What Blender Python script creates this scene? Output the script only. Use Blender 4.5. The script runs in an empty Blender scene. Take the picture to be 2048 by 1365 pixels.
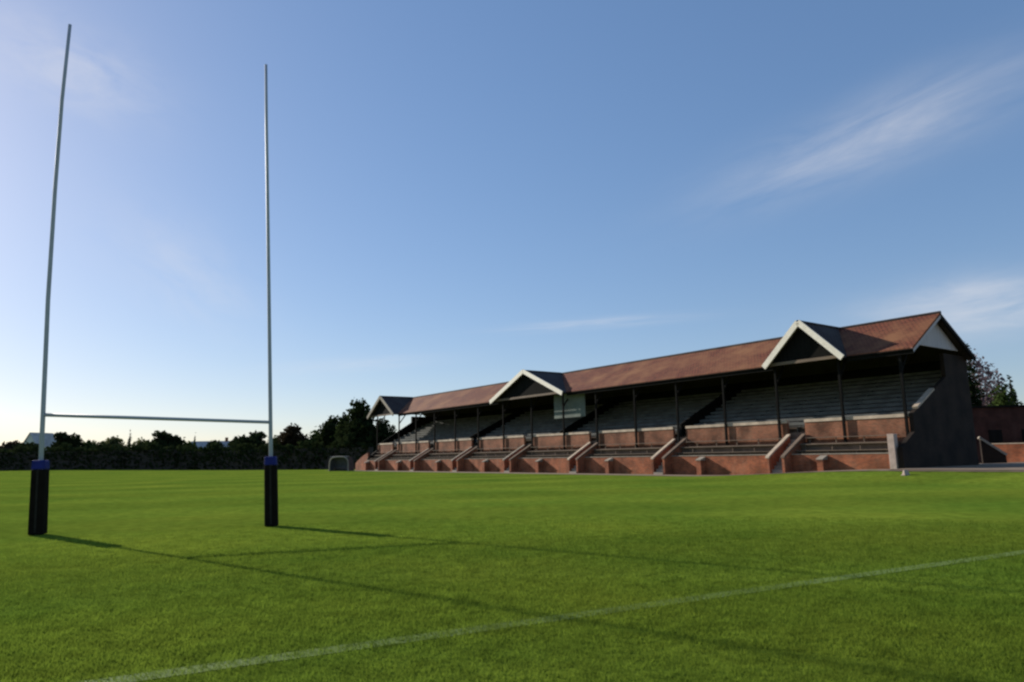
import bpy, bmesh, math, random
import numpy as np
from mathutils import Vector, Matrix

random.seed(7)
RNG = np.random.default_rng(11)
sc = bpy.context.scene
COL = sc.collection
R = math.radians

# ------------------------------------------------------------------ camera
CAM_H, PITCH, ROLL, FPX = 1.75, R(9.35), R(1.0), 1400.0
FWD = np.array([0, math.cos(PITCH), math.sin(PITCH)])
_r = np.array([1.0, 0, 0]); _u = np.array([0, -math.sin(PITCH), math.cos(PITCH)])
RGT = math.cos(ROLL) * _r - math.sin(ROLL) * _u
UPV = math.sin(ROLL) * _r + math.cos(ROLL) * _u
EYE = np.array([0, 0, CAM_H])
cam_d = bpy.data.cameras.new('camera')
cam = bpy.data.objects.new('camera', cam_d); COL.objects.link(cam)
cam_d.sensor_width = 36.0; cam_d.lens = 36.0 * FPX / 2048.0
cam_d.clip_start = 0.05; cam_d.clip_end = 5000
M = Matrix(((RGT[0], UPV[0], -FWD[0], 0), (RGT[1], UPV[1], -FWD[1], 0), (RGT[2], UPV[2], -FWD[2], CAM_H), (0, 0, 0, 1)))
cam.matrix_world = M
sc.camera = cam


def ray(x, y):
    return FWD + RGT * (x - 1024) / FPX - UPV * (y - 682.5) / FPX


def ground_at(x, y, z=0.0):
    d = ray(x, y); return EYE + d * (z - CAM_H) / d[2]


def at_depth(x, y, Y):
    d = ray(x, y); return EYE + d * Y / d[1]


# ------------------------------------------------------------------ stand frame
ANG = R(36.1)
P0 = np.array([24.36, 45.0, 0.0])
DD = np.array([-math.sin(ANG), math.cos(ANG), 0]); BB = np.array([math.cos(ANG), math.sin(ANG), 0])


def st(s, t, z=0.0):
    q = P0 + DD * s + BB * t; return np.array([q[0], q[1], z])


def sstep(a, b, v):
    v = np.clip((v - a) / (b - a), 0, 1); return v * v * (3 - 2 * v)


def terrain(X, Y):
    X = np.asarray(X, float); Y = np.asarray(Y, float)
    s = (X - P0[0]) * DD[0] + (Y - P0[1]) * DD[1]
    t = (X - P0[0]) * BB[0] + (Y - P0[1]) * BB[1]
    z = 0.55 * (1 - sstep(-1, 15, s)) * sstep(-10, -2.2, t)
    z = z + 0.55 * sstep(90, 180, Y) * sstep(-50, -105, X)
    return z


# ------------------------------------------------------------------ materials
def nodes_of(m):
    m.use_nodes = True
    nt = m.node_tree; nt.nodes.clear()
    return nt, nt.nodes, nt.links


def mat(name, c1, c2=None, scale=4.0, rough=0.8, bump=0.0, stretch=(1, 1, 1), detail=5, metal=0.0, spec=0.3, bscale=None):
    """noise-mottled principled surface"""
    m = bpy.data.materials.new(name)
    nt, N, L = nodes_of(m)
    out = N.new('ShaderNodeOutputMaterial'); p = N.new('ShaderNodeBsdfPrincipled')
    L.new(p.outputs[0], out.inputs[0])
    p.inputs['Roughness'].default_value = rough; p.inputs['Metallic'].default_value = metal
    p.inputs['Specular IOR Level'].default_value = spec
    tc = N.new('ShaderNodeTexCoord'); mp = N.new('ShaderNodeMapping'); mp.inputs['Scale'].default_value = stretch
    L.new(tc.outputs['Object'], mp.inputs[0])
    n = N.new('ShaderNodeTexNoise'); n.inputs['Scale'].default_value = scale; n.inputs['Detail'].default_value = detail
    L.new(mp.outputs[0], n.inputs['Vector'])
    r = N.new('ShaderNodeValToRGB')
    r.color_ramp.elements[0].position = 0.3; r.color_ramp.elements[1].position = 0.7
    c2 = c2 or tuple(v * 0.7 for v in c1)
    r.color_ramp.elements[0].color = (*c2, 1); r.color_ramp.elements[1].color = (*c1, 1)
    L.new(n.outputs['Fac'], r.inputs[0]); L.new(r.outputs[0], p.inputs['Base Color'])
    if bump:
        b = N.new('ShaderNodeBump'); b.inputs['Strength'].default_value = bump
        n2 = N.new('ShaderNodeTexNoise'); n2.inputs['Scale'].default_value = bscale or scale * 6; n2.inputs['Detail'].default_value = 4
        L.new(mp.outputs[0], n2.inputs['Vector']); L.new(n2.outputs['Fac'], b.inputs['Height']); L.new(b.outputs[0], p.inputs['Normal'])
    return m


def brick_mat(name, c1, c2, mortar, axis='x'):
    m = bpy.data.materials.new(name)
    nt, N, L = nodes_of(m)
    out = N.new('ShaderNodeOutputMaterial'); p = N.new('ShaderNodeBsdfPrincipled'); L.new(p.outputs[0], out.inputs[0])
    p.inputs['Roughness'].default_value = 0.9; p.inputs['Specular IOR Level'].default_value = 0.2
    tc = N.new('ShaderNodeTexCoord'); sp = N.new('ShaderNodeSeparateXYZ'); L.new(tc.outputs['Object'], sp.inputs[0])
    ad = N.new('ShaderNodeMath'); ad.operation = 'ADD'; L.new(sp.outputs[0], ad.inputs[0]); L.new(sp.outputs[1], ad.inputs[1])
    cb = N.new('ShaderNodeCombineXYZ'); L.new(ad.outputs[0], cb.inputs[0]); L.new(sp.outputs[2], cb.inputs[1])
    br = N.new('ShaderNodeTexBrick'); br.inputs['Scale'].default_value = 1.0
    br.inputs['Brick Width'].default_value = 0.225; br.inputs['Row Height'].default_value = 0.075; br.inputs['Mortar Size'].default_value = 0.008
    br.inputs['Color1'].default_value = (*c1, 1); br.inputs['Color2'].default_value = (*c2, 1); br.inputs['Mortar'].default_value = (*mortar, 1)
    L.new(cb.outputs[0], br.inputs['Vector'])
    n = N.new('ShaderNodeTexNoise'); n.inputs['Scale'].default_value = 0.8; n.inputs['Detail'].default_value = 6; L.new(tc.outputs['Object'], n.inputs['Vector'])
    mx = N.new('ShaderNodeMix'); mx.data_type = 'RGBA'; mx.blend_type = 'MULTIPLY'
    mr = N.new('ShaderNodeMapRange'); mr.inputs[1].default_value = 0.3; mr.inputs[2].default_value = 0.7; mr.inputs[3].default_value = 0.42; mr.inputs[4].default_value = 1.2
    L.new(n.outputs['Fac'], mr.inputs[0])
    mx.inputs[0].default_value = 1.0; L.new(br.outputs['Color'], mx.inputs[6]); L.new(mr.outputs[0], mx.inputs[7])
    nb = N.new('ShaderNodeTexNoise'); nb.inputs['Scale'].default_value = 1.6; nb.inputs['Detail'].default_value = 8; nb.inputs['Roughness'].default_value = 0.7
    mpb = N.new('ShaderNodeMapping'); mpb.inputs['Scale'].default_value = (1, 1, .35); mpb.inputs['Location'].default_value = (7, 3, 1)
    L.new(tc.outputs['Object'], mpb.inputs[0]); L.new(mpb.outputs[0], nb.inputs['Vector'])
    mb2 = N.new('ShaderNodeMapRange'); mb2.inputs[1].default_value = 0.52; mb2.inputs[2].default_value = 0.75; mb2.inputs[4].default_value = 0.5
    L.new(nb.outputs['Fac'], mb2.inputs[0])
    mxb = N.new('ShaderNodeMix'); mxb.data_type = 'RGBA'; L.new(mb2.outputs[0], mxb.inputs[0]); L.new(mx.outputs[2], mxb.inputs[6]); mxb.inputs[7].default_value = (*mortar, 1)
    L.new(mxb.outputs[2], p.inputs['Base Color'])
    b = N.new('ShaderNodeBump'); b.inputs['Strength'].default_value = 0.3; b.inputs['Distance'].default_value = 0.01
    L.new(br.outputs['Fac'], b.inputs['Height']); b.invert = True; L.new(b.outputs[0], p.inputs['Normal'])
    return m


def tile_mat(name, c1, c2, c3):
    m = bpy.data.materials.new(name)
    nt, N, L = nodes_of(m)
    out = N.new('ShaderNodeOutputMaterial'); p = N.new('ShaderNodeBsdfPrincipled'); L.new(p.outputs[0], out.inputs[0])
    p.inputs['Roughness'].default_value = 0.85; p.inputs['Specular IOR Level'].default_value = 0.25
    tc = N.new('ShaderNodeTexCoord')
    br = N.new('ShaderNodeTexBrick'); br.inputs['Brick Width'].default_value = 0.3; br.inputs['Row Height'].default_value = 0.22
    br.inputs['Mortar Size'].default_value = 0.03; br.inputs['Scale'].default_value = 1.0
    br.inputs['Color1'].default_value = (*c1, 1); br.inputs['Color2'].default_value = (*c2, 1); br.inputs['Mortar'].default_value = (*[v * .3 for v in c2], 1)
    L.new(tc.outputs['Object'], br.inputs['Vector'])
    n = N.new('ShaderNodeTexNoise'); n.inputs['Scale'].default_value = 0.35; n.inputs['Detail'].default_value = 8; n.inputs['Roughness'].default_value = 0.65
    L.new(tc.outputs['Object'], n.inputs['Vector'])
    r = N.new('ShaderNodeValToRGB'); r.color_ramp.elements[0].position = 0.42; r.color_ramp.elements[1].position = 0.66
    L.new(n.outputs['Fac'], r.inputs[0])
    mx = N.new('ShaderNodeMix'); mx.data_type = 'RGBA'
    L.new(r.outputs[0], mx.inputs[0]); L.new(br.outputs['Color'], mx.inputs[6]); mx.inputs[7].default_value = (*c3, 1)
    L.new(mx.outputs[2], p.inputs['Base Color'])
    w = N.new('ShaderNodeTexWave'); w.wave_type = 'BANDS'; w.bands_direction = 'Y'; w.wave_profile = 'SAW'; w.inputs['Scale'].default_value = 1.4
    L.new(tc.outputs['Object'], w.inputs['Vector'])
    b = N.new('ShaderNodeBump'); b.inputs['Strength'].default_value = 0.35; b.inputs['Distance'].default_value = 0.03
    L.new(w.outputs['Fac'], b.inputs['Height']); L.new(b.outputs[0], p.inputs['Normal'])
    return m


def leaf_mat(name, c1, c2, trans=0.35):
    m = bpy.data.materials.new(name)
    nt, N, L = nodes_of(m)
    out = N.new('ShaderNodeOutputMaterial')
    df = N.new('ShaderNodeBsdfDiffuse'); tr = N.new('ShaderNodeBsdfTranslucent'); ms = N.new('ShaderNodeMixShader')
    ms.inputs[0].default_value = trans
    tc = N.new('ShaderNodeTexCoord'); n = N.new('ShaderNodeTexNoise'); n.inputs['Scale'].default_value = 0.9; n.inputs['Detail'].default_value = 5
    L.new(tc.outputs['Object'], n.inputs['Vector'])
    r = N.new('ShaderNodeValToRGB'); r.color_ramp.elements[0].position = 0.35; r.color_ramp.elements[1].position = 0.65
    r.color_ramp.elements[0].color = (*c2, 1); r.color_ramp.elements[1].color = (*c1, 1)
    L.new(n.outputs['Fac'], r.inputs[0])
    L.new(r.outputs[0], df.inputs[0]); L.new(r.outputs[0], tr.inputs[0])
    L.new(df.outputs[0], ms.inputs[1]); L.new(tr.outputs[0], ms.inputs[2]); L.new(ms.outputs[0], out.inputs[0])
    return m


# the dead-ball line: two points on the ground and its direction
LA = ground_at(2048, 1105)[:2]; LB = ground_at(1200, 1225)[:2]; LC = ground_at(250, 1360)[:2]


def grass_mat(name, blades=False):
    m = bpy.data.materials.new(name)
    nt, N, L = nodes_of(m)
    out = N.new('ShaderNodeOutputMaterial')
    geo = N.new('ShaderNodeNewGeometry')
    n = N.new('ShaderNodeTexNoise'); n.inputs['Scale'].default_value = 0.16; n.inputs['Detail'].default_value = 6; n.inputs['Roughness'].default_value = 0.6
    L.new(geo.outputs['Position'], n.inputs['Vector'])
    r = N.new('ShaderNodeValToRGB'); r.color_ramp.elements[0].position = 0.3; r.color_ramp.elements[1].position = 0.72
    r.color_ramp.elements[0].color = (*GRASS_A, 1); r.color_ramp.elements[1].color = (*GRASS_B, 1)
    L.new(n.outputs['Fac'], r.inputs[0])
    n2 = N.new('ShaderNodeTexNoise'); n2.inputs['Scale'].default_value = 2.6; n2.inputs['Detail'].default_value = 8; n2.inputs['Roughness'].default_value = 0.75
    L.new(geo.outputs['Position'], n2.inputs['Vector'])
    mr = N.new('ShaderNodeMapRange'); mr.inputs[1].default_value = 0.3; mr.inputs[2].default_value = 0.7; mr.inputs[3].default_value = 0.62; mr.inputs[4].default_value = 1.38
    L.new(n2.outputs['Fac'], mr.inputs[0])
    mx = N.new('ShaderNodeMix'); mx.data_type = 'RGBA'; mx.blend_type = 'MULTIPLY'; mx.inputs[0].default_value = 1
    L.new(r.outputs[0], mx.inputs[6]); L.new(mr.outputs[0], mx.inputs[7])
    sp = N.new('ShaderNodeVectorMath'); sp.operation = 'DOT_PRODUCT'; L.new(geo.outputs['Position'], sp.inputs[0])
    sp.inputs[1].default_value = (0.21 * 2 * math.pi / 10, -0.977 * 2 * math.pi / 10, 0)
    sn = N.new('ShaderNodeMath'); sn.operation = 'SINE'; L.new(sp.outputs['Value'], sn.inputs[0])
    ms2 = N.new('ShaderNodeMapRange'); ms2.inputs[1].default_value = -.35; ms2.inputs[2].default_value = .35; ms2.inputs[3].default_value = .93; ms2.inputs[4].default_value = 1.07
    L.new(sn.outputs[0], ms2.inputs[0])
    mxm = N.new('ShaderNodeMix'); mxm.data_type = 'RGBA'; mxm.blend_type = 'MULTIPLY'; mxm.inputs[0].default_value = 1
    L.new(mx.outputs[2], mxm.inputs[6]); L.new(ms2.outputs[0], mxm.inputs[7])
    col = mxm.outputs[2]
    if blades:
        at = N.new('ShaderNodeAttribute'); at.attribute_name = 'tint'
        mx2 = N.new('ShaderNodeMix'); mx2.data_type = 'RGBA'; L.new(at.outputs['Fac'], mx2.inputs[0])
        L.new(col, mx2.inputs[6]); mx2.inputs[7].default_value = (0.30, 0.33, 0.22, 1)
        col = mx2.outputs[2]
    df = N.new('ShaderNodeBsdfDiffuse'); tr = N.new('ShaderNodeBsdfTranslucent'); ms = N.new('ShaderNodeMixShader')
    ms.inputs[0].default_value = 0.5 if blades else 0.0
    L.new(col, df.inputs[0]); L.new(col, tr.inputs[0])
    L.new(df.outputs[0], ms.inputs[1]); L.new(tr.outputs[0], ms.inputs[2]); L.new(ms.outputs[0], out.inputs[0])
    if not blades:
        b = N.new('ShaderNodeBump'); b.inputs['Strength'].default_value = 0.9; b.inputs['Distance'].default_value = 0.06
        n3 = N.new('ShaderNodeTexNoise'); n3.inputs['Scale'].default_value = 9; n3.inputs['Detail'].default_value = 9; n3.inputs['Roughness'].default_value = 0.8
        L.new(geo.outputs['Position'], n3.inputs['Vector']); L.new(n3.outputs['Fac'], b.inputs['Height']); L.new(b.outputs[0], df.inputs['Normal'])
    return m


GRASS_A = (0.090, 0.154, 0.018); GRASS_B = (0.170, 0.215, 0.025)

# ------------------------------------------------------------------ object helpers
def tag(o, label=None, cat=None, group=None, kind=None):
    if label: o['label'] = label
    if cat: o['category'] = cat
    if group: o['group'] = group
    if kind: o['kind'] = kind
    return o


def empty(name, loc, rz=0.0):
    o = bpy.data.objects.new(name, None); COL.objects.link(o)
    o.location = loc; o.rotation_euler.z = rz; o.empty_display_size = 0.3
    return o


class MB:
    """collects faces; build() links them as one mesh object"""
    def __init__(s): s.v = []; s.f = []

    def poly_prism(s, pts_a, pts_b):
        n = len(pts_a); o = len(s.v)
        s.v += [tuple(p) for p in pts_a] + [tuple(p) for p in pts_b]
        s.f.append(list(range(o, o + n))); s.f.append(list(range(o + 2 * n - 1, o + n - 1, -1)))
        for i in range(n):
            j = (i + 1) % n
            s.f.append([o + i, o + n + i, o + n + j, o + j])
        return s

    def box(s, x0, x1, y0, y1, z0, z1):
        return s.poly_prism([(x0, y0, z0), (x1, y0, z0), (x1, y1, z0), (x0, y1, z0)], [(x0, y0, z1), (x1, y0, z1), (x1, y1, z1), (x0, y1, z1)])

    def bar(s, a, b, w, h=None, up=(0, 0, 1)):
        a = Vector(a); b = Vector(b); d = (b - a).normalized(); h = h or w
        sd = d.cross(Vector(up)).normalized(); u = sd.cross(d).normalized()
        q = [sd * (i * w / 2) + u * (j * h / 2) for i, j in ((-1, -1), (1, -1), (1, 1), (-1, 1))]
        return s.poly_prism([a + k for k in q], [b + k for k in q])

    def tube(s, pts, radii, seg=12, cap=True):
        o = len(s.v); n = len(pts)
        for i, p in enumerate(pts):
            p = Vector(p); d = (Vector(pts[min(i + 1, n - 1)]) - Vector(pts[max(i - 1, 0)])).normalized()
            a = d.cross(Vector((0, 1, 0.01)) if abs(d.y) < .9 else Vector((1, 0, 0))).normalized(); b = d.cross(a)
            for k in range(seg):
                t = 2 * math.pi * k / seg
                s.v.append(tuple(p + (a * math.cos(t) + b * math.sin(t)) * radii[i]))
        for i in range(n - 1):
            for k in range(seg):
                k2 = (k + 1) % seg
                s.f.append([o + i * seg + k, o + i * seg + k2, o + (i + 1) * seg + k2, o + (i + 1) * seg + k])
        if cap:
            s.f.append([o + k for k in range(seg)][::-1]); s.f.append([o + (n - 1) * seg + k for k in range(seg)])
        return s

    def quad(s, *p):
        o = len(s.v); s.v += [tuple(q) for q in p]; s.f.append(list(range(o, o + len(p)))); return s

    def build(s, name, material, parent=None, smooth=False, bevel=0.0):
        me = bpy.data.meshes.new(name); me.from_pydata(s.v, [], s.f)
        bm = bmesh.new(); bm.from_mesh(me); bmesh.ops.recalc_face_normals(bm, faces=bm.faces)
        if bevel: bmesh.ops.bevel(bm, geom=bm.edges[:], offset=bevel, segments=2, affect='EDGES', profile=0.6)
        bm.to_mesh(me); bm.free()
        if smooth:
            for p in me.polygons: p.use_smooth = True
        me.materials.append(material)
        o = bpy.data.objects.new(name, me); COL.objects.link(o)
        if parent: o.parent = parent
        return o


def np_mesh(name, V, F, material, parent=None):
    """V (n,3), F (m,k) arrays to a mesh object"""
    me = bpy.data.meshes.new(name); k = F.shape[1]
    me.vertices.add(len(V)); me.vertices.foreach_set('co', V.astype(np.float32).ravel())
    me.loops.add(F.size); me.loops.foreach_set('vertex_index', F.astype(np.int32).ravel())
    me.polygons.add(len(F)); me.polygons.foreach_set('loop_start', np.arange(0, F.size, k, dtype=np.int32))
    me.update(); me.validate()
    me.materials.append(material)
    o = bpy.data.objects.new(name, me); COL.objects.link(o)
    if parent: o.parent = parent
    return o


# ------------------------------------------------------------------ palette
M_POST = mat('post_white_paint', (.40, .41, .42), (.34, .35, .36), 3, .5, spec=.3)
M_PAD = mat('pad_black_vinyl', (.015, .012, .008), (.010, .008, .006), 6, .85, bump=.05, spec=.03)
M_PADSEAM = mat('pad_seam_grey', (.030, .026, .02), None, 8, .8, spec=.1)
M_BAND = mat('pad_blue_vinyl', (.022, .028, .17), (.015, .02, .12), 5, .7, spec=.15)
M_BRICK = brick_mat('red_brick', (.43, .115, .046), (.24, .070, .032), (.27, .17, .11))
M_BRICKD = brick_mat('shaded_brick', (.032, .019, .012), (.021, .013, .009), (.03, .022, .016))  # near-black brick: the end walls' shade is put into the colour
M_COPE = mat('pale_coping_stone', (.58, .46, .34), (.36, .285, .21), 1.8, .85, bump=.2)
M_CONC = mat('dark_concrete', (.20, .14, .10), (.11, .078, .056), 1.2, .9, bump=.3)
M_STEP = mat('step_concrete', (.34, .29, .23), (.22, .19, .15), 1.5, .9, bump=.3)
M_SEAT = mat('grey_bench_paint', (.165, .165, .15), (.09, .09, .082), .9, .8, spec=.1)
M_BENCHW = mat('weathered_bench_wood', (.20, .145, .10), (.12, .085, .06), 3, .8, stretch=(.2, 2, 2))
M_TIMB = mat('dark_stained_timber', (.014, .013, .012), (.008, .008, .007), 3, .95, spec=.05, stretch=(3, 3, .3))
M_GABLE = mat('pale_grey_boarding', (.50, .46, .44), (.38, .35, .34), 2, .7, stretch=(3, 3, .3))
M_BARGE = mat('cream_bargeboard', (.85, .78, .66), (.72, .65, .54), 4, .6)
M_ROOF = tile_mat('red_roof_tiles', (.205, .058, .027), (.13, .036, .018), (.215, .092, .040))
M_ROOFD = tile_mat('shaded_dark_tiles', (.075, .052, .046), (.05, .036, .033), (.06, .05, .043))  # darker copy of the roof tiles, shade of the gable slopes painted in
M_PANEL = mat('pale_green_screen', (.15, .18, .155), (.09, .11, .095), .9, .8)
M_WHITE = mat('white_paint', (.82, .82, .80), (.7, .7, .68), 4, .5)
M_PIER = mat('pale_painted_pier', (.48, .37, .31), (.34, .26, .215), 3, .8)
M_PATH = mat('path_tarmac', (.25, .175, .115), (.16, .115, .075), 1.4, .95, bump=.4)
M_BRICKU = brick_mat('brown_red_brick', (.31, .105, .054), (.18, .065, .036), (.27, .18, .115))
M_BRICKR = brick_mat('shaded_red_brick', (.075, .028, .020), (.055, .021, .016), (.055, .034, .028))  # outbuilding brick darkened, its shaded face is in the base colour
M_BARK = mat('bark', (.07, .055, .045), (.04, .03, .025), 3, .95, bump=.5, stretch=(2, 2, .4))
M_SHELL = mat('dark_shell', (.10, .095, .10), (.07, .07, .07), 2, .6)

# ------------------------------------------------------------------ ground
xs = np.unique(np.concatenate([np.linspace(-900, -140, 30), np.linspace(-140, 110, 126), np.linspace(110, 900, 30)]))
ys = np.unique(np.concatenate([np.linspace(-60, 0, 8), np.linspace(0, 210, 140), np.linspace(210, 1500, 36)]))
XX, YY = np.meshgrid(xs, ys); ZZ = terrain(XX, YY)
V = np.stack([XX.ravel(), YY.ravel(), ZZ.ravel()], 1)
nx, ny = len(xs), len(ys); ii, jj = np.meshgrid(np.arange(nx - 1), np.arange(ny - 1)); q = (jj * nx + ii).ravel()
M_GRASS = grass_mat('turf'); M_BLADE = grass_mat('grass_blades', True)
g = np_mesh('ground', V, np.stack([q, q + 1, q + nx + 1, q + nx], 1), M_GRASS)
for p in g.data.polygons: p.use_smooth = True
tag(g, 'mown green rugby pitch turf', 'ground', kind='structure')


def line_dist(X, Y):
    P = np.stack([X, Y], -1); best = np.full(X.shape, 1e9)
    ext = LA + (LA - LB) / np.linalg.norm(LA - LB) * 40; ext0 = LC + (LC - LB) / np.linalg.norm(LC - LB) * 8
    for a, b in ((ext, LB), (LB, LC), (LC, ext0)):
        d = b - a; L = np.linalg.norm(d); d = d / L
        t = np.clip((P - a) @ d, 0, L)
        best = np.minimum(best, np.linalg.norm(P - (a + t[..., None] * d), axis=-1))
    return best


def strip(name, pts, w, material, lift, label, seg=1.0):
    P = []
    for a, b in zip(pts[:-1], pts[1:]):
        a = np.array(a[:2]); b = np.array(b[:2]); n = max(1, int(np.linalg.norm(b - a) / seg))
        P += [a + (b - a) * i / n for i in range(n)]
    P.append(np.array(pts[-1][:2])); V = []
    for i, p in enumerate(P):
        d = P[min(i + 1, len(P) - 1)] - P[max(i - 1, 0)]; d = d / np.linalg.norm(d); nn = np.array([-d[1], d[0]])
        for k in (-1, 1):
            e = p + nn * k * w / 2; V.append((e[0], e[1], float(terrain(*e)) + lift))
    F = np.array([[2 * i, 2 * i + 1, 2 * i + 3, 2 * i + 2] for i in range(len(P) - 1)])
    o = np_mesh(name, np.array(V), F, material); tag(o, label, 'line' if 'line' in name else 'path', kind='structure')
    return o


M_LINE = mat('worn_line_paint', (.122, .178, .030), (.105, .160, .020), 3.0, .9, detail=8)
strip('field_line', [LA + (LA - LB) / np.linalg.norm(LA - LB) * 40, LB, LC, LC + (LC - LB) * .8], 0.24, M_LINE, .006, 'faint worn white line across the near grass')
# tarmac path along the foot of the stand, widening past the near corner
strip('path', [st(-40, -2.2), st(88, -2.2)], 2.9, M_PATH, .02, 'grey brown path between grass and stand')

ss = np.concatenate([np.linspace(-60, -.36, 40), np.linspace(1, 26, 12)]); tt = np.concatenate([np.linspace(-2.7, 11.45, 12), np.linspace(13, 46, 16)]); SS, TT_ = np.meshgrid(ss, tt)
YX = P0[0] + DD[0] * SS + BB[0] * TT_; YY_ = P0[1] + DD[1] * SS + BB[1] * TT_
ns, nt_ = len(ss), len(tt); ii, jj = np.meshgrid(np.arange(ns - 1), np.arange(nt_ - 1)); q = (jj * ns + ii).ravel()
q = q[((ss[ii] < -.4) | (tt[jj] > 11.4)).ravel()]
yd = np_mesh('yard', np.stack([YX.ravel(), YY_.ravel(), (terrain(YX, YY_) + .03).ravel()], 1), np.stack([q, q + 1, q + ns + 1, q + ns], 1), M_PATH)
tag(yd, 'grey brown tarmac yard at the near end of the stand', 'yard', kind='structure')
# grass blades near the camera: one object
def blades():
    VV = []; TT = []
    def add(n, d0, d1, w, hgt):
        u = RNG.random(n); d = np.sqrt(d0 * d0 + u * (d1 * d1 - d0 * d0)); a = (RNG.random(n) - .5) * R(84)
        keep = RNG.random(n) < np.clip((d1 + 1.5 - d) / (d1 - d0) * 1.8, 0, 1)
        d, a = d[keep], a[keep]; n = len(d)
        X = d * np.sin(a); Y = d * np.cos(a); Z = terrain(X, Y)
        th = RNG.random(n) * 2 * np.pi; h = hgt * (.55 + .75 * RNG.random(n)); ww = w * (.7 + .6 * RNG.random(n)) / 2
        lean = h * (.2 + .75 * RNG.random(n)); ph = RNG.random(n) * 2 * np.pi
        b = np.stack([X, Y, Z], 1); s = np.stack([np.cos(th) * ww, np.sin(th) * ww, np.zeros(n)], 1)
        tip = b + np.stack([np.cos(ph) * lean, np.sin(ph) * lean, h], 1)
        VV.append(np.stack([b - s, b + s, tip], 1).reshape(-1, 3))
        TT.append(np.repeat(np.clip((.19 - line_dist(X, Y)) / .16, 0, 1) * .075 * RNG.random(n) ** .4, 3))
    add(200000, 4.2, 10.5, .0075, .036)
    add(200000, 7, 21, .013, .038)
    V = np.concatenate(VV); o = np_mesh('grass', V, np.arange(len(V)).reshape(-1, 3), M_BLADE)
    at = o.data.attributes.new('tint', 'FLOAT', 'POINT'); at.data.foreach_set('value', np.concatenate(TT).astype(np.float32))
    tag(o, 'short mown grass blades in the foreground', 'grass', kind='stuff')
blades()

# ------------------------------------------------------------------ rugby goal
gL = ground_at(75, 1070); gR = ground_at(543, 1053)
goal = tag(empty('rugby_goal', (gL + gR) / 2), 'tall white H shaped rugby goal with black padded posts and a crossbar', 'rugby goal')
mid = (gL + gR) / 2
def loc(p): return tuple(np.array(p) - mid)
tops = {}
for base, pix, r0, r1 in ((gL, [(75, 1070), (86, 830), (96, 600), (110, 380), (124, 200), (140, 50)], .060, .043), (gR, [(543, 1053), (541, 845), (538, 600), (535, 380), (533, 250), (532, 130)], .056, .039)):
    pts = [at_depth(x, y, base[1]) for x, y in pix]
    rad = [r0 + (r1 - r0) * i / (len(pts) - 1) for i in range(len(pts))]
    # smooth the path a little
    path = [loc(p) for p in pts]
    MB().tube(path, rad, 16).build('post', M_POST, goal, smooth=True)
    tops[base[0]] = pts[1]
    pad = MB(); w = .168
    b0 = base; b1 = base + (pts[1] - base) * (1.86 / pts[1][2])
    ang = math.atan2(gR[1] - gL[1], gR[0] - gL[0])
    ca, sa = math.cos(ang), math.sin(ang)
    def ring(c, w):
        return [loc((c[0] + ca * i * w - sa * j * w, c[1] + sa * i * w + ca * j * w, c[2])) for i, j in ((-1, -1), (1, -1), (1, 1), (-1, 1))]
    zt = b0 + (b1 - b0) * .87
    po = MB().poly_prism(ring(b0 + np.array([0, 0, .01]), w), ring(zt, w * .95)).build('post_pad', M_PAD, goal, bevel=.035)
    MB().poly_prism(ring(zt + (b1 - b0) * .004, w * .96), ring(b1, w * .90)).build('blue_band', M_BAND, po, bevel=.03)
    fr = np.array([sa, -ca, 0]) * (w + .004)
    MB().bar(loc(b0 + fr + np.array([0, 0, .06])), loc(zt + fr * .95), .05, .012, up=(sa, -ca, 0)).build('seam', M_PADSEAM, po)
a = tops[gL[0]]; b = tops[gR[0]]
MB().tube([loc(a), loc(b)], [.048, .043], 14).build('crossbar', M_POST, goal, smooth=True)

# ------------------------------------------------------------------ grandstand
stand = tag(empty('grandstand', tuple(P0), ANG - R(90)), 'long brick grandstand with red tiled roof and three cream edged gables', 'grandstand')
LEN = 80.5; TR, ZR = 6.3, 11.15; TE, ZE = 1.6, 8.35; TB = 11.4


def p(s, t, z): return (-s, t, z)


def sbox(mb, s0, s1, t0, t1, z0, z1): return mb.box(-s1, -s0, t0, t1, z0, z1)


STAIRS = [8.2, 19.4, 30.4, 41.4, 52.4, 63.4, 74.4]
SW = .72
# front wall (one run between stairs is a part)
edges = [0.6]
for c in STAIRS: edges += [c - SW, c + SW]
edges.append(LEN)
for i in range(0, len(edges), 2):
    w = sbox(MB(), edges[i], edges[i + 1], 0, .3, -.3, 1.50).build('front_wall', M_BRICK, stand)
    sbox(MB(), edges[i], edges[i + 1], -.03, .34, 1.502, 1.57).build('coping', M_STEP, w)
    # terrace steps behind it
    t = MB(); s0, s1 = edges[i], edges[i + 1]
    t.poly_prism([p(s0, a, b) for a, b in ((.3, .8), (.3, 1.3), (.75, 1.3), (.75, 1.8), (1.3, 1.8), (1.3, 2.3), (1.95, 2.3), (1.95, .8))],
                 [p(s1, a, b) for a, b in ((.3, .8), (.3, 1.3), (.75, 1.3), (.75, 1.8), (1.3, 1.8), (1.3, 2.3), (1.95, 2.3), (1.95, .8))])
    t.build('terrace_steps', M_CONC, stand)
    bb = MB()
    for tt, zz in ((.45, 1.75), (1.0, 2.2), (1.6, 2.68)):
        sbox(bb, s0 + .1, s1 - .1, tt, tt + .28, zz, zz + .05)
        k = s0 + .4
        while k < s1:
            sbox(bb, k - .03, k + .03, tt + .1, tt + .16, zz - .45, zz); k += 2.0
    bb.build('terrace_bench', M_BENCHW, stand)
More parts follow.
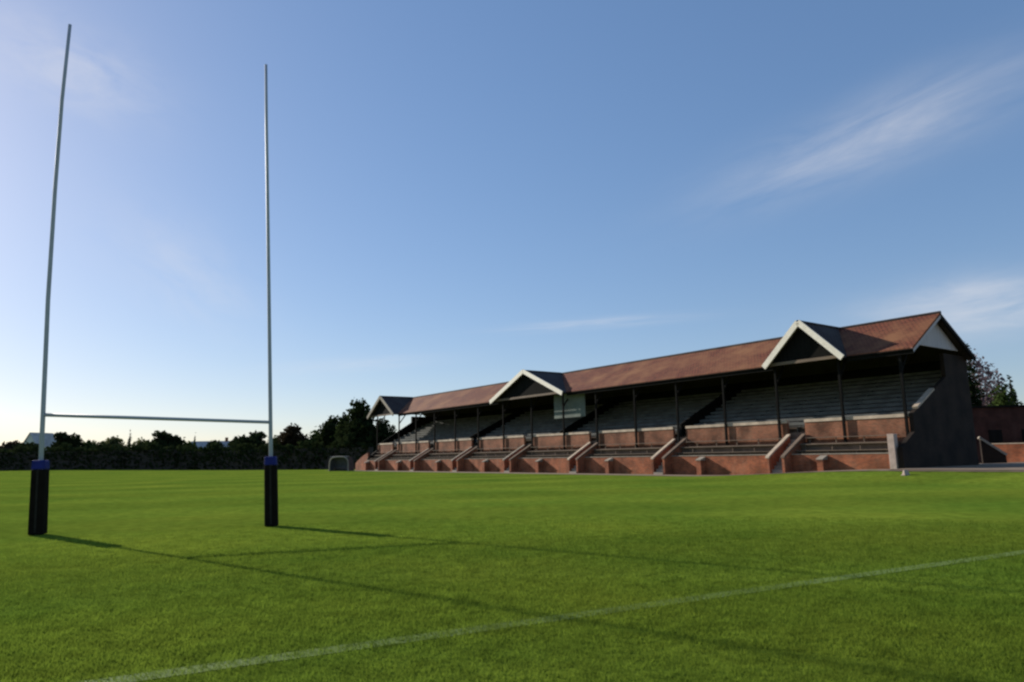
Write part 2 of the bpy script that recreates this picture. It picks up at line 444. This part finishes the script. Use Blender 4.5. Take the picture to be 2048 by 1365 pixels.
# upper wall
for i in range(0, len(edges), 2):
    s0, s1 = edges[i] if i else 0.0, edges[i + 1]
    w = sbox(MB(), s0, s1, 2.0, 2.25, .8, 3.86).build('upper_wall', M_BRICKU, stand)
    sbox(MB(), s0, s1, 1.94, 2.31, 3.862, 4.08).build('coping', M_COPE, w)
# stairs with sloping side walls
for c in STAIRS:
    m = MB(); n = 10
    prof = [(-1.0, -.3)]
    for k in range(n):
        t0 = -1.0 + k * .33; z1 = .2 + k * .27
        prof += [(t0, z1), (t0 + .33, z1)]
    prof += [(2.3, -.3)]
    m.poly_prism([p(c - SW + .2, a, b) for a, b in prof], [p(c + SW - .2, a, b) for a, b in prof])
    m.build('staircase', M_STEP, stand)
    for sd in (-1, 1):
        e = c + sd * SW; s0, s1 = (e - .2, e) if sd > 0 else (e, e + .2)
        s0 += .002 * -sd; s1 += .002 * -sd
        pr = [(-.95, -.3), (-.95, 1.30), (0, 1.84), (1.935, 2.88), (1.935, -.3)]
        w = MB().poly_prism([p(s0, a, b) for a, b in pr], [p(s1, a, b) for a, b in pr]).build('stair_wall', M_BRICK, stand)
        cp = [(-1.0, 1.29), (-1.0, 1.42), (0, 1.98), (1.93, 3.03), (1.93, 2.89), (0, 1.85)]
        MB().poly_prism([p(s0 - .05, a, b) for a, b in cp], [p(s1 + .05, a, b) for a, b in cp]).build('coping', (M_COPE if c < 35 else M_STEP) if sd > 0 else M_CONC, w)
# buttress piers on the front wall
for s in (5.0, 15.4, 26.0, 36.5, 46.6, 57.5, 68.5, 79.2):
    w = sbox(MB(), s - .22, s + .22, -.62, -.002, -.3, 1.15).build('pier', M_BRICK, stand)
    MB().poly_prism([p(s - .26, a, b) for a, b in ((-.66, 1.152), (-.66, 1.22), (-.035, 1.45), (-.035, 1.152))],
                    [p(s + .26, a, b) for a, b in ((-.66, 1.152), (-.66, 1.22), (-.035, 1.45), (-.035, 1.152))]).build('coping', M_STEP, w)
sbox(MB(), .12, .55, -.12, .32, -.2, 2.75).build('end_pier', M_PIER, stand, bevel=.02)
# raked seating deck
ROWS = 11; RT, RZ = .80, .37; T0, Z0 = 2.3, 3.15
prof = [(T0, .5)]
for k in range(ROWS): prof += [(T0 + k * RT, Z0 + k * RZ), (T0 + (k + 1) * RT, Z0 + k * RZ)]
prof += [(T0 + ROWS * RT, .5)]
MB().poly_prism([p(.3, a, b) for a, b in prof], [p(LEN - .3, a, b) for a, b in prof]).build('seating_deck', M_CONC, stand)
AISLES = [20.0, 36.6, 54.5]
blocks = [(.5, AISLES[0] - .7), (AISLES[0] + .2, AISLES[1] - .7), (AISLES[1] + .2, AISLES[2] - .7), (AISLES[2] + .2, LEN - .6)]
for (s0, s1) in blocks:
    for k in range(ROWS):
        tt = T0 + k * RT + .38; zz = Z0 + k * RZ + .42
        b = MB(); sbox(b, s0, s1, tt, tt + .32, zz, zz + .05); sbox(b, s0, s1, tt + .345, tt + .375, zz + .14, zz + .36)
        n = int((s1 - s0) / 2.4)
        for j in range(n + 1):
            ss = s0 + .15 + (s1 - s0 - .3) * j / n
            sbox(b, ss - .03, ss + .03, tt + .1, tt + .3, zz - .42, zz - .002); sbox(b, ss - .02, ss + .02, tt + .377, tt + .41, zz - .40, zz + .3)
        b.build('bench_row', M_SEAT, stand)
for s in AISLES:
    pr = [(2.4, Z0), (2.4, Z0 + 1.15), (11.0, Z0 + 1.15 + 8.6 * RZ / RT), (11.0, Z0 + 8.6 * RZ / RT - .6)]
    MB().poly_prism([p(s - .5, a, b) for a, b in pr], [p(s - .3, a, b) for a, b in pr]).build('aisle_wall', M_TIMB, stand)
# end walls, back wall
pe = [(.002, -.3), (.002, 1.9), (1.9, 2.9), (1.9, 4.05), (7.4, 6.75), (7.4, 8.42), (11.1, 8.42), (11.1, -.3)]
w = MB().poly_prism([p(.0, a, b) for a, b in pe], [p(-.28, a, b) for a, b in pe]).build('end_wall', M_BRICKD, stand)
MB().bar(p(-.14, 2.6, 4.47), p(-.14, 5.3, 5.80), .34, .14).build('coping', M_COPE, w)
pe2 = [(.3, -.3), (.3, 1.9), (2.35, 3.4), (7.9, 6.7), (7.9, 8.42), (11.1, 8.42), (11.1, -.3)]
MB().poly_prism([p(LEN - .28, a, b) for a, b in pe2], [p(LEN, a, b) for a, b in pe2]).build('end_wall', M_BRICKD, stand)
MB().bar(p(LEN - .6, 2.5, 3.9), p(LEN - .6, 8.2, 7.35), .2, .7).build('aisle_wall', M_TIMB, stand)
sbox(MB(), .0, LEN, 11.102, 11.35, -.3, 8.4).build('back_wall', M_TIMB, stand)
# far wing wall falling towards the dugout
pw = [(LEN, -.3), (LEN, 2.7), (LEN + 2.2, 2.1), (LEN + 4.6, 1.1), (LEN + 4.6, -.3)]
MB().poly_prism([p(a, .4, b) for a, b in pw], [p(a, .75, b) for a, b in pw]).build('wing_wall', M_BRICK, stand)
# columns
for s in (.15, 4.4, 9.5, 14.4, 19.4, 24.5, 29.8, 34.9, 40.4, 45.9, 51.3, 56.8, 62.2, 67.5, 72.8, 80.2):
    c = sbox(MB(), s - .08, s + .08, 1.78, 1.93, 2.0, 8.3).build('column', M_TIMB, stand)
    MB().bar(p(s, 1.93, 6.9), p(s, 3.2, 8.55), .12, .12, up=(1, 0, 0)).build('bracket', M_TIMB, c)
# roof: front slope with notches for the gables, whole back slope
GAB = [(6.55, 2.95), (40.3, 6.3), (77.0, 4.3)]
SL = (ZR - ZE) / (TR - TE); TH = .16
def slab(mb, pts, th=TH):
    mb.poly_prism(pts, [(x, y, z - th) for x, y, z in pts])
r = MB(); S0, S1 = -.85, LEN + .6
lo, lr = S0, S0
for c, hw in GAB:
    slab(r, [p(lo, TE, ZE), p(c - hw, TE, ZE), p(c, TR, ZR), p(lr, TR, ZR)]); lo, lr = c + hw, c
slab(r, [p(lo, TE, ZE), p(max(S1, lo + .1), TE, ZE), p(max(S1, lo + .1), TR, ZR), p(lr, TR, ZR)])
roof = r.build('roof', M_ROOF, stand)
r = MB(); slab(r, [p(S0, TR + .001, ZR), p(S1, TR + .001, ZR), p(S1, TB, ZE), p(S0, TB, ZE)]); r.build('back_slope', M_ROOFD, roof)
MB().tube([p(S0 - .02, TR, ZR - .02), p(S1 + .02, TR, ZR - .02)], [.14, .14], 10).build('ridge_tiles', M_ROOFD, roof)
# eaves board and gutter
lo = S0
for c, hw in GAB + [(S1 + .05, .05)]:
    if c - hw > lo + .2:
        sbox(MB(), lo, c - hw, TE + .02, TE + .06, ZE - .42, ZE - .13).build('fascia', M_TIMB, stand)
        MB().tube([p(lo, TE - .06, ZE - .14), p(c - hw, TE - .06, ZE - .14)], [.06, .06], 8).build('gutter', M_TIMB, stand)
    lo = c + hw
# beams under the roof
sbox(MB(), .0, LEN, 1.74, 1.92, 8.30, 8.41).build('eaves_beam', M_TIMB, stand)
# gables
for c, hw in GAB:
    tf = .75; zf = ZE - .05
    gb = MB()
    for sd in (-1, 1):
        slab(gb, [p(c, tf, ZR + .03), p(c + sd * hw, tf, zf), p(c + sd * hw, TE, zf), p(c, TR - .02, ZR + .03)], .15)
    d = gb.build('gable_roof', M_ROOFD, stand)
    MB().tube([p(c, tf - .05, ZR + .03), p(c, TR, ZR + .03)], [.12, .12], 8).build('ridge_tiles', M_ROOFD, d)
    for sd in (-1, 1):
        ex = 1.06
        dz = (ZR - zf)
        top = p(c - sd * .0, tf - .06, ZR - .02); bot = p(c + sd * hw * ex, tf - .06, ZR - .02 - dz * ex)
        MB().bar(top, bot, .10, .42 if hw < 4 else .46, up=(0, -1, 0) if False else (0, 0, 1)).build('bargeboard', M_BARGE if c < 60 else M_STEP, d)
    inset = hw * .93
    tri = [(-inset, zf + .12), (inset, zf + .12), (0, ZR - .22)]
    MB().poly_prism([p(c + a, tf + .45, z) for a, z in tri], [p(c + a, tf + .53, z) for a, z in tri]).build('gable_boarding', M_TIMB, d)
    MB().box(-c - hw * .95, -c + hw * .95, tf + .28, tf + .40, zf - .12, zf + .10).build('tie_beam', M_BENCHW, d)
# end gables under the verge
for s, nm in ((-.30, 1), (LEN + .12, 0)):
    z0 = 8.75
    tri = [(TR - (ZR - .28 - z0) / SL, z0), (TR + (ZR - .28 - z0) / SL, z0), (TR, ZR - .28)]
    MB().poly_prism([p(s, a, z) for a, z in tri], [p(s + .1, a, z) for a, z in tri]).build('gable_panel', M_GABLE, stand)
for s in (S0 + .06,):
    MB().bar(p(s, TR, ZR - .22), p(s, TE + .05, ZE - .2), .10, .30).build('bargeboard', M_GABLE, stand)
    MB().bar(p(s, TR, ZR - .22), p(s, TB - .05, ZE - .2), .10, .30).build('bargeboard', M_TIMB, stand)
# pale wind screen high in one bay
sbox(MB(), 32.2, 37.2, 2.5, 2.6, 5.7, 8.25).build('wind_screen', M_PANEL, stand)

# ------------------------------------------------------------------ trees
M_L = [leaf_mat('dark_foliage', (.030, .042, .016), (.015, .022, .009), .25),
       leaf_mat('green_foliage', (.055, .080, .022), (.025, .040, .012), .35),
       leaf_mat('olive_foliage', (.11, .115, .045), (.06, .065, .028), .4),
       leaf_mat('russet_foliage', (.045, .034, .020), (.026, .020, .012), .3),
       leaf_mat('grey_twigs', (.22, .16, .17), (.11, .08, .09), .3)]


def leaves(rng, lobes, n, size, flat=1.0):
    """leaf-sized quads scattered through a set of ellipsoid lobes"""
    w = np.array([l[3] * l[4] * l[5] for l in lobes]); w = w ** .75; k = rng.choice(len(lobes), n, p=w / w.sum())
    lb = np.array(lobes)[k]
    d = rng.normal(size=(n, 3)); d /= np.linalg.norm(d, axis=1)[:, None]
    rr = (rng.random(n) ** .45) * (1 + .22 * rng.normal(size=n) * (rng.random(n) < .35))
    C = lb[:, :3] + d * rr[:, None] * lb[:, 3:6]
    a = rng.normal(size=(n, 3)); a /= np.linalg.norm(a, axis=1)[:, None]
    b = np.cross(a, rng.normal(size=(n, 3))); b /= np.linalg.norm(b, axis=1)[:, None]
    s = size * (.5 + rng.random(n))[:, None]
    Vq = np.stack([C - a * s, C - b * s * .6, C + a * s, C + b * s * .6], 1).reshape(-1, 3)
    return Vq, np.arange(4 * n).reshape(-1, 4)


def tree(name, base, height, width, m, label, cat='tree', group=None, shape='round', n=2600, seed=0, leaf=None):
    rng = np.random.default_rng(100 + seed)
    root = tag(empty(name, tuple(base)), label, cat, group)
    lobes = []; rad = width / 2; limbs = []
    if shape == 'cone':
        for k in range(12):
            f = k / 11; rr = rad * (1 - f) ** .8 + .12
            for j in range(3 if f < .8 else 1):
                t = rng.random() * 6.28; o = rr * .45
                lobes.append((o * math.cos(t), o * math.sin(t), height * (.10 + .86 * f), rr * .7, rr * .7, height * .075))
    elif shape == 'dense':
        for k in range(16):
            f = k / 15; t = k * 2.4; rr = rad * (.42 if f < .8 else .2)
            lobes.append((rr * math.cos(t), rr * math.sin(t), height * (.16 + .68 * f), rad * (.62 - .22 * f), rad * (.62 - .22 * f), height * .15)); limbs.append(lobes[-1][:3])
    else:
        zc = height * (.56 if shape == 'round' else .48); rv = height - zc
        nl = 11 if shape == 'round' else 15
        for k in range(nl):
            d = rng.normal(size=3); d /= np.linalg.norm(d); q = .62 * rng.random() ** .4
            s = .40 + .26 * rng.random()
            lobes.append((d[0] * rad * q, d[1] * rad * q, zc + d[2] * rv * q * 1.05, rad * s, rad * s, rv * s * .85))
            limbs.append(lobes[-1][:3])
        top = rng.normal(size=2) * rad * .18
        lobes.append((top[0], top[1], height - rv * .24, rad * .42, rad * .42, rv * .27))
    V, F = leaves(rng, lobes, n, leaf or max(.20, width * .05))
    V[:, 2] = np.maximum(V[:, 2], .25)
    np_mesh('crown', V, F, m, root)
    tb = MB(); r0 = max(.07, height * .022)
    hh = height * (.9 if shape == 'cone' else .62)
    pts = [(rng.normal() * .02 * height * (i > 0), rng.normal() * .02 * height * (i > 0), -.2 + (hh + .2) * i / 5) for i in range(6)]
    tb.tube(pts, [r0 * (1.25 if i == 0 else 1 - .15 * i) for i in range(6)], 8)
    for l in limbs[:7]:
        a = np.array(pts[2 + (hash(l) % 2)]); e = np.array(l); md = (a + e) / 2 + np.array([0, 0, -.04 * height])
        tb.tube([tuple(a), tuple(md), tuple(e)], [r0 * .5, r0 * .34, r0 * .14], 6)
    tb.build('trunk', M_BARK, root, smooth=True)
    return root


def far_base(x, Y):
    d = ray(x, 925); X = d[0] / d[1] * Y
    return (X, Y, float(terrain(X, Y)))


def px_tree(name, x, ytop, wpx, Y, m, label, **k):
    b = far_base(x, Y); tp = at_depth(x, ytop, Y)
    return tree(name, b, tp[2] - b[2], wpx * Y / FPX * 1.05, m, label, **k)


GT = 'trees along the far end of the pitch'
rows = [
    ('broad_tree', 12, 884, 74, 186, 3, 'brownish tree cut by the left edge of the photo', 'round'),
    ('broad_tree', 52, 887, 56, 178, 0, 'low dark bush just left of the left goal post, above the hedge', 'bushy'),
    ('broad_tree', 128, 866, 70, 172, 0, 'dark rounded tree just right of the left goal post', 'round'),
    ('broad_tree', 178, 881, 52, 176, 1, 'low mid green tree between the left post tree and the narrow conifer', 'bushy'),
    ('broad_tree', 222, 876, 54, 182, 2, 'pale olive tree directly left of the narrow pointed conifer', 'round'),
    ('conifer', 257, 858, 18, 176, 0, 'thin pointed dark conifer rising above the far tree line', 'cone'),
    ('broad_tree', 285, 880, 46, 180, 2, 'small olive tree directly right of the narrow pointed conifer', 'bushy'),
    ('broad_tree', 332, 864, 76, 166, 0, 'dark two humped tree under the middle of the crossbar', 'round'),
    ('broad_tree', 382, 883, 44, 172, 1, 'low green bush in the dip right of the two humped dark tree', 'bushy'),
    ('broad_tree', 425, 882, 62, 168, 0, 'low dark tree standing in front of the pale roofed house', 'bushy'),
    ('conifer', 388, 866, 12, 178, 1, 'small thin conifer poking up between two dark trees under the crossbar', 'cone'),
    ('broad_tree', 497, 865, 78, 160, 0, 'wide dark tree just left of the right goal post', 'round'),
    ('broad_tree', 545, 872, 46, 158, 1, 'small green tree directly behind the right goal post', 'bushy'),
    ('broad_tree', 583, 849, 62, 150, 3, 'brownish dark tree first to the right of the right goal post', 'round'),
    ('broad_tree', 628, 862, 56, 146, 1, 'low green tree between the brownish tree and the taller trees', 'bushy'),
    ('broad_tree', 660, 832, 58, 140, 0, 'dark tree of middling height left of the tallest tree', 'round'),
    ('broad_tree', 694, 838, 56, 136, 1, 'green leafy tree filling the gap left of the tallest tree', 'bushy'),
    ('tall_tree', 720, 797, 84, 130, 0, 'tallest dense dark tree standing beside the far end of the grandstand', 'dense'),
    ('broad_tree', 690, 822, 50, 133, 0, 'lower dark tree pressed against the left side of the tallest tree', 'dense'),
    ('broad_tree', 762, 838, 60, 134, 0, 'dark tree seen through the open far end of the grandstand', 'round'),
]
for i, (nm, x, yt, w, Y, mi, lb, sh) in enumerate(rows):
    px_tree(nm, x, yt, w, Y, M_L[mi], lb, group=GT, shape=sh, seed=i, n=4200 if w > 30 else 1200, cat='conifer' if nm == 'conifer' else 'tree')

# hedge along the far touchline end
def hedge(name, A, B, h, w, m, label, n, seed):
    rng = np.random.default_rng(seed)
    A = np.array(A); B = np.array(B); L = np.linalg.norm((B - A)[:2]); mid = (A + B) / 2
    root = tag(empty(name, tuple(mid)), label, 'hedge')
    u = rng.random(n); P = A + (B - A) * u[:, None] - mid
    d = (B - A)[:2] / L; nn = np.array([-d[1], d[0], 0])
    hv = h * (1 + .10 * np.sin(u * 37) + .08 * np.sin(u * 91 + 1))
    P = P + nn * ((rng.random(n) - .5) * w)[:, None]; P[:, 2] += .05 + rng.random(n) ** .8 * hv
    a = rng.normal(size=(n, 3)); a /= np.linalg.norm(a, axis=1)[:, None]
    b = np.cross(a, rng.normal(size=(n, 3))); b /= np.linalg.norm(b, axis=1)[:, None]
    s = .30 * (.5 + rng.random(n))[:, None]
    V = np.stack([P - a * s, P - b * s * .7, P + a * s, P + b * s * .7], 1).reshape(-1, 3)
    V[:, 2] = np.maximum(V[:, 2], P[:, 2].min() - .3)
    np_mesh('foliage', V, np.arange(4 * n).reshape(-1, 4), m, root)
    c = MB(); c.bar(tuple(A - mid + np.array([0, 0, h * .40])), tuple(B - mid + np.array([0, 0, h * .40])), w * .5, h * .84)
    c.build('branch_core', M_BARK, root)
    return root

hedge('hedge', far_base(-120, 172), far_base(352, 152), 5.2, 2.4, M_L[0], 'long dark hedge behind the goal along the far end of the pitch', 9000, 5)
hedge('hedge', far_base(355, 152), far_base(742, 124), 4.6, 2.2, M_L[0], 'dark hedge running from the right goal post to the far end of the stand', 7000, 6)

# distant houses
M_HW = mat('pale_render', (.62, .60, .58), (.52, .5, .48), 1, .9)
M_HR = tile_mat('slate_roof', (.5, .47, .45), (.42, .4, .39), (.46, .43, .42))
M_GLASS = mat('window_glass', (.05, .06, .07), None, 2, .15, spec=.5)
def house(x, Y, w, h, label, rz, chimney=True):
    b = far_base(x, Y); root = tag(empty('house', b, rz), label, 'house', 'houses beyond the far trees')
    d = w * .7; e = h * .62
    MB().poly_prism([(-w / 2, -d / 2, 0), (-w / 2, d / 2, 0), (-w / 2, d / 2, e), (-w / 2, 0, h), (-w / 2, -d / 2, e)],
                    [(w / 2, -d / 2, 0), (w / 2, d / 2, 0), (w / 2, d / 2, e), (w / 2, 0, h), (w / 2, -d / 2, e)]).build('wall', M_HW, root)
    r = MB()
    for sd in (-1, 1):
        slab(r, [(-w / 2 - .3, 0, h + .2), (w / 2 + .3, 0, h + .2), (w / 2 + .3, sd * (d / 2 + .4), e - .05), (-w / 2 - .3, sd * (d / 2 + .4), e - .05)], .15)
    rf = r.build('roof', M_HR, root)
    if chimney: MB().box(w * .28, w * .28 + .8, -.4, .4, h - .6, h + 1.3).build('chimney', M_BRICK, rf)
    for k in (-.28, .05, .3):
        f = MB().box(w * k - .6, w * k + .6, -d / 2 - .05, -d / 2 + .02, e * .62, e * .62 + 1.3).build('window', M_WHITE, root)
        MB().box(w * k - .52, w * k + .52, -d / 2 - .07, -d / 2 - .055, e * .62 + .08, e * .62 + 1.22).build('pane', M_GLASS, f)
house(425, 230, 13, 7.6, 'pale rendered house with grey roof seen above the trees under the crossbar', .15)
house(78, 225, 8, 11.0, 'small pale house gable showing directly behind the left goal post', 1.35, False)

# ------------------------------------------------------------------ dugout at the far end of the stand
db = far_base(680, 108)
dug = tag(empty('dugout', db, R(-28)), 'small pale curved dugout shelter with a dark inside beside the far end of the stand', 'dugout')
prof = [(1.1 - 1.1 * math.cos(a) * 1.0, 2.2 * math.sin(a)) for a in np.linspace(0, math.pi / 2 * 1.12, 10)]
o1 = [(x, z) for x, z in prof]; o2 = [(x * .94 + .07, z * .955) for x, z in prof][::-1]
MB().poly_prism([(-1.8, 1.1 - x, z) for x, z in o1 + o2], [(1.8, 1.1 - x, z) for x, z in o1 + o2]).build('shell', M_SHELL, dug)
for sx in (-1.86, 1.80):
    MB().poly_prism([(sx, 1.1 - x, z) for x, z in o1 + [(o1[-1][0], 0)]], [(sx + .06, 1.1 - x, z) for x, z in o1 + [(o1[-1][0], 0)]]).build('side_panel', M_SHELL, dug)
MB().tube([(-1.86 * math.copysign(abs(math.cos(a)) ** .5, math.cos(a)), 1.1 - o1[-1][0] - .04, .02 + 2.1 * math.sin(a) ** .5) for a in np.linspace(0, math.pi, 17)], [.12] * 17, 8).build('front_frame', M_STEP, dug)
MB().box(-1.6, 1.6, .3, .7, .40, .46).box(-1.5, -1.4, .35, .65, 0, .40).box(1.4, 1.5, .35, .65, 0, .40).build('bench', M_BENCHW, dug)

# ------------------------------------------------------------------ right of the stand
def on(s, t): q = st(s, t); return np.array([q[0], q[1], float(terrain(q[0], q[1]))])
# white marker board on the grass
mb_ = at_depth(1812, 951, 39.5); mb_[2] = float(terrain(mb_[0], mb_[1]))
mk = tag(empty('marker_board', tuple(mb_), .4), 'small white marker board on the grass before the near end of the stand', 'marker')
MB().poly_prism([(-.20, -.10, .02), (.20, -.10, .02), (.20, .10, .02), (-.20, .10, .02)], [(-.15, -.03, .28), (.15, -.03, .28), (.15, .03, .28), (-.15, .03, .28)]).build('board', M_PIER, mk, bevel=.02)
MB().box(-.24, .24, -.13, .13, -.01, .018).build('base', M_PIER, mk)

# low brick wall behind the stand's near end, its sloping coping beside steps
P = at_depth(1992, 915, 60); bw = np.array([P[0], P[1], 0.5])
wall = tag(empty('garden_wall', tuple(bw), ANG - R(90)), 'low sunlit orange brick wall right of the stand near the photo edge', 'wall')
MB().box(-.2, 9, 0, .3, -.4, 1.55).build('brickwork', M_BRICK, wall)
MB().box(-.25, 9.05, -.04, .34, 1.552, 1.63).build('coping', M_COPE, wall)
P = at_depth(1960, 874, 57.5); Q = at_depth(2012, 909, 57)
stp = tag(empty('stair_wall', (P[0], P[1], .5)), 'short sloping stair wall with pale coping between the stand and the orange wall', 'wall')
dq = Q - P
prof = [(0, 0, -.4), (0, 0, P[2] - .62), (dq[0], dq[1], Q[2] - .62), (dq[0], dq[1], -.4)]
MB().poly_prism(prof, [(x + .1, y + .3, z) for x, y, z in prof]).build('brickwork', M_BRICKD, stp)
MB().bar((-.05, .12, P[2] - .55), (dq[0] + .1, dq[1] + .12, Q[2] - .55), .36, .18).build('coping', M_STEP, stp)
# outbuilding
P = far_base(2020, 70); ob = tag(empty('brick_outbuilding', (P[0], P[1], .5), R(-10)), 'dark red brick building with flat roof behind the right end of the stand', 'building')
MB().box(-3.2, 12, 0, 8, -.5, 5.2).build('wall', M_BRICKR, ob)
MB().box(-3.4, 12.2, -.2, 8.2, 5.202, 5.4).build('roof', M_TIMB, ob)
for x in (-1.6, 1.4):
    f = MB().box(x, x + 1.2, -.05, .02, 1.6, 3.0).build('window', M_TIMB, ob)
    MB().box(x + .08, x + 1.12, -.07, -.055, 1.68, 2.92).build('pane', M_TIMB, f)
px_tree('bare_tree', 1982, 706, 100, 84, M_L[4], 'purple grey bare twiggy tree just right of the stand roof', cat='tree', shape='round', n=3600, seed=41, leaf=.19)
px_tree('conifer', 2040, 742, 34, 88, M_L[0], 'dark pointed conifer at the right edge behind the brick building', cat='conifer', shape='cone', n=1500, seed=42)
px_tree('broad_tree', 2025, 768, 80, 80, M_L[1], 'low green tree at the right edge above the brick building', cat='tree', shape='bushy', n=2600, seed=43)
px_tree('tall_tree', 1944, 688, 62, 78, M_L[0], 'dark tree close behind the near end of the stand roof', cat='tree', shape='bushy', n=2600, seed=44)

# ------------------------------------------------------------------ light and sky
SUN_EL = R(21.3); SX, SY = -.782, .623
sv = Vector((SX * math.cos(SUN_EL), SY * math.cos(SUN_EL), math.sin(SUN_EL)))
sd = bpy.data.lights.new('sun', 'SUN'); sd.energy = 5.0; sd.angle = R(.8); sd.color = (1, .93, .82)
so = bpy.data.objects.new('sun', sd); COL.objects.link(so); so.rotation_euler = sv.to_track_quat('Z', 'Y').to_euler(); so.location = (-60, 60, 60)

w = bpy.data.worlds.new('World'); sc.world = w; w.use_nodes = True
nt = w.node_tree; N, L = nt.nodes, nt.links; N.clear()
out = N.new('ShaderNodeOutputWorld'); bg = N.new('ShaderNodeBackground'); L.new(bg.outputs[0], out.inputs[0])
sky = N.new('ShaderNodeTexSky'); sky.sky_type = 'NISHITA'; sky.sun_disc = False
sky.sun_elevation = SUN_EL; sky.sun_rotation = math.atan2(SX, SY)
sky.altitude = 20; sky.air_density = 1.0; sky.dust_density = 0.35; sky.ozone_density = 3.5
bg.inputs[1].default_value = 0.091
tc = N.new('ShaderNodeTexCoord')
dirn = tc.outputs['Generated']


def dot(vec):
    d = N.new('ShaderNodeVectorMath'); d.operation = 'DOT_PRODUCT'; L.new(dirn, d.inputs[0]); d.inputs[1].default_value = tuple(vec); return d.outputs['Value']


def math_(op, a, b=None, c=None):
    m = N.new('ShaderNodeMath'); m.operation = op
    for i, v in enumerate((a, b, c)):
        if v is None: continue
        if isinstance(v, (int, float)): m.inputs[i].default_value = v
        else: L.new(v, m.inputs[i])
    return m.outputs[0]


def cirrus(p0, p1, width, strength, nscale, seed, col=(1, .98, .97)):
    """wisp of thin cloud along the great circle between two directions of the sky"""
    a = Vector(ray(*p0)).normalized(); b = Vector(ray(*p1)).normalized()
    c = (a + b).normalized(); ax = (b - a); La = ax.length / 2; ax = (ax - c * ax.dot(c)).normalized(); ac = c.cross(ax)
    u = dot(ax); v = dot(ac)
    cv = N.new('ShaderNodeCombineXYZ'); L.new(math_('MULTIPLY', u, 1 / La), cv.inputs[0]); L.new(math_('MULTIPLY', v, 1 / width), cv.inputs[1]); cv.inputs[2].default_value = seed
    n = N.new('ShaderNodeTexNoise'); n.inputs['Scale'].default_value = nscale; n.inputs['Detail'].default_value = 7; n.inputs['Roughness'].default_value = .6; n.inputs['Distortion'].default_value = .4
    L.new(cv.outputs[0], n.inputs['Vector'])
    e = math_('ADD', math_('POWER', math_('ABSOLUTE', math_('MULTIPLY', u, 1 / La)), 2.0), math_('POWER', math_('ABSOLUTE', math_('MULTIPLY', v, 1 / width)), 2.0))
    g_ = math_('EXPONENT', math_('MULTIPLY', e, -1.4))
    nn = N.new('ShaderNodeMapRange'); nn.inputs[1].default_value = .25; nn.inputs[2].default_value = .85; L.new(n.outputs['Fac'], nn.inputs[0])
    f = math_('MULTIPLY', math_('MULTIPLY', g_, nn.outputs[0]), strength)
    front = math_('GREATER_THAN', dot(c), 0.0)
    return math_('MULTIPLY', f, front), col


# soften the contrast of the sky as thin high haze does
k1 = N.new('ShaderNodeVectorMath'); k1.operation = 'SCALE'; k1.inputs['Scale'].default_value = 0.12; L.new(sky.outputs[0], k1.inputs[0])
gm = N.new('ShaderNodeGamma'); gm.inputs[1].default_value = 0.58; L.new(k1.outputs[0], gm.inputs[0])
k2 = N.new('ShaderNodeVectorMath'); k2.operation = 'MULTIPLY'; L.new(gm.outputs[0], k2.inputs[0]); k2.inputs[1].default_value = (6.85, 6.85, 7.3)
hs = N.new('ShaderNodeHueSaturation'); hs.inputs['Saturation'].default_value = 1.3; hs.inputs['Hue'].default_value = .503; L.new(k2.outputs[0], hs.inputs['Color'])
cur = hs.outputs[0]
for spec in (((1420, 400), (2120, 120), .046, .66, 1.0, 1.0), ((1000, 660), (1400, 632), .008, .45, 1.2, 4.0), ((1700, 650), (2260, 575), .04, 1.0, 0.9, 7.0),
             ((-60, 60), (330, 210), .05, .55, 1.5, 9.0), ((200, 420), (520, 660), .06, .35, 1.5, 12.0), ((520, 745), (900, 715), .012, .35, 1.3, 15.0)):
    f, col = cirrus(*spec)
    mx = N.new('ShaderNodeMix'); mx.data_type = 'RGBA'; L.new(f, mx.inputs[0]); L.new(cur, mx.inputs[6]); mx.inputs[7].default_value = (6.6, 6.55, 6.8, 1)
    cur = mx.outputs[2]
L.new(cur, bg.inputs[0])

sc.view_settings.view_transform = 'Standard'; sc.view_settings.look = 'None'; sc.view_settings.gamma = 1.0
sc.view_settings.exposure = 0.40
sc.cycles.filter_width = 2.4
sc.cycles.max_bounces = 6
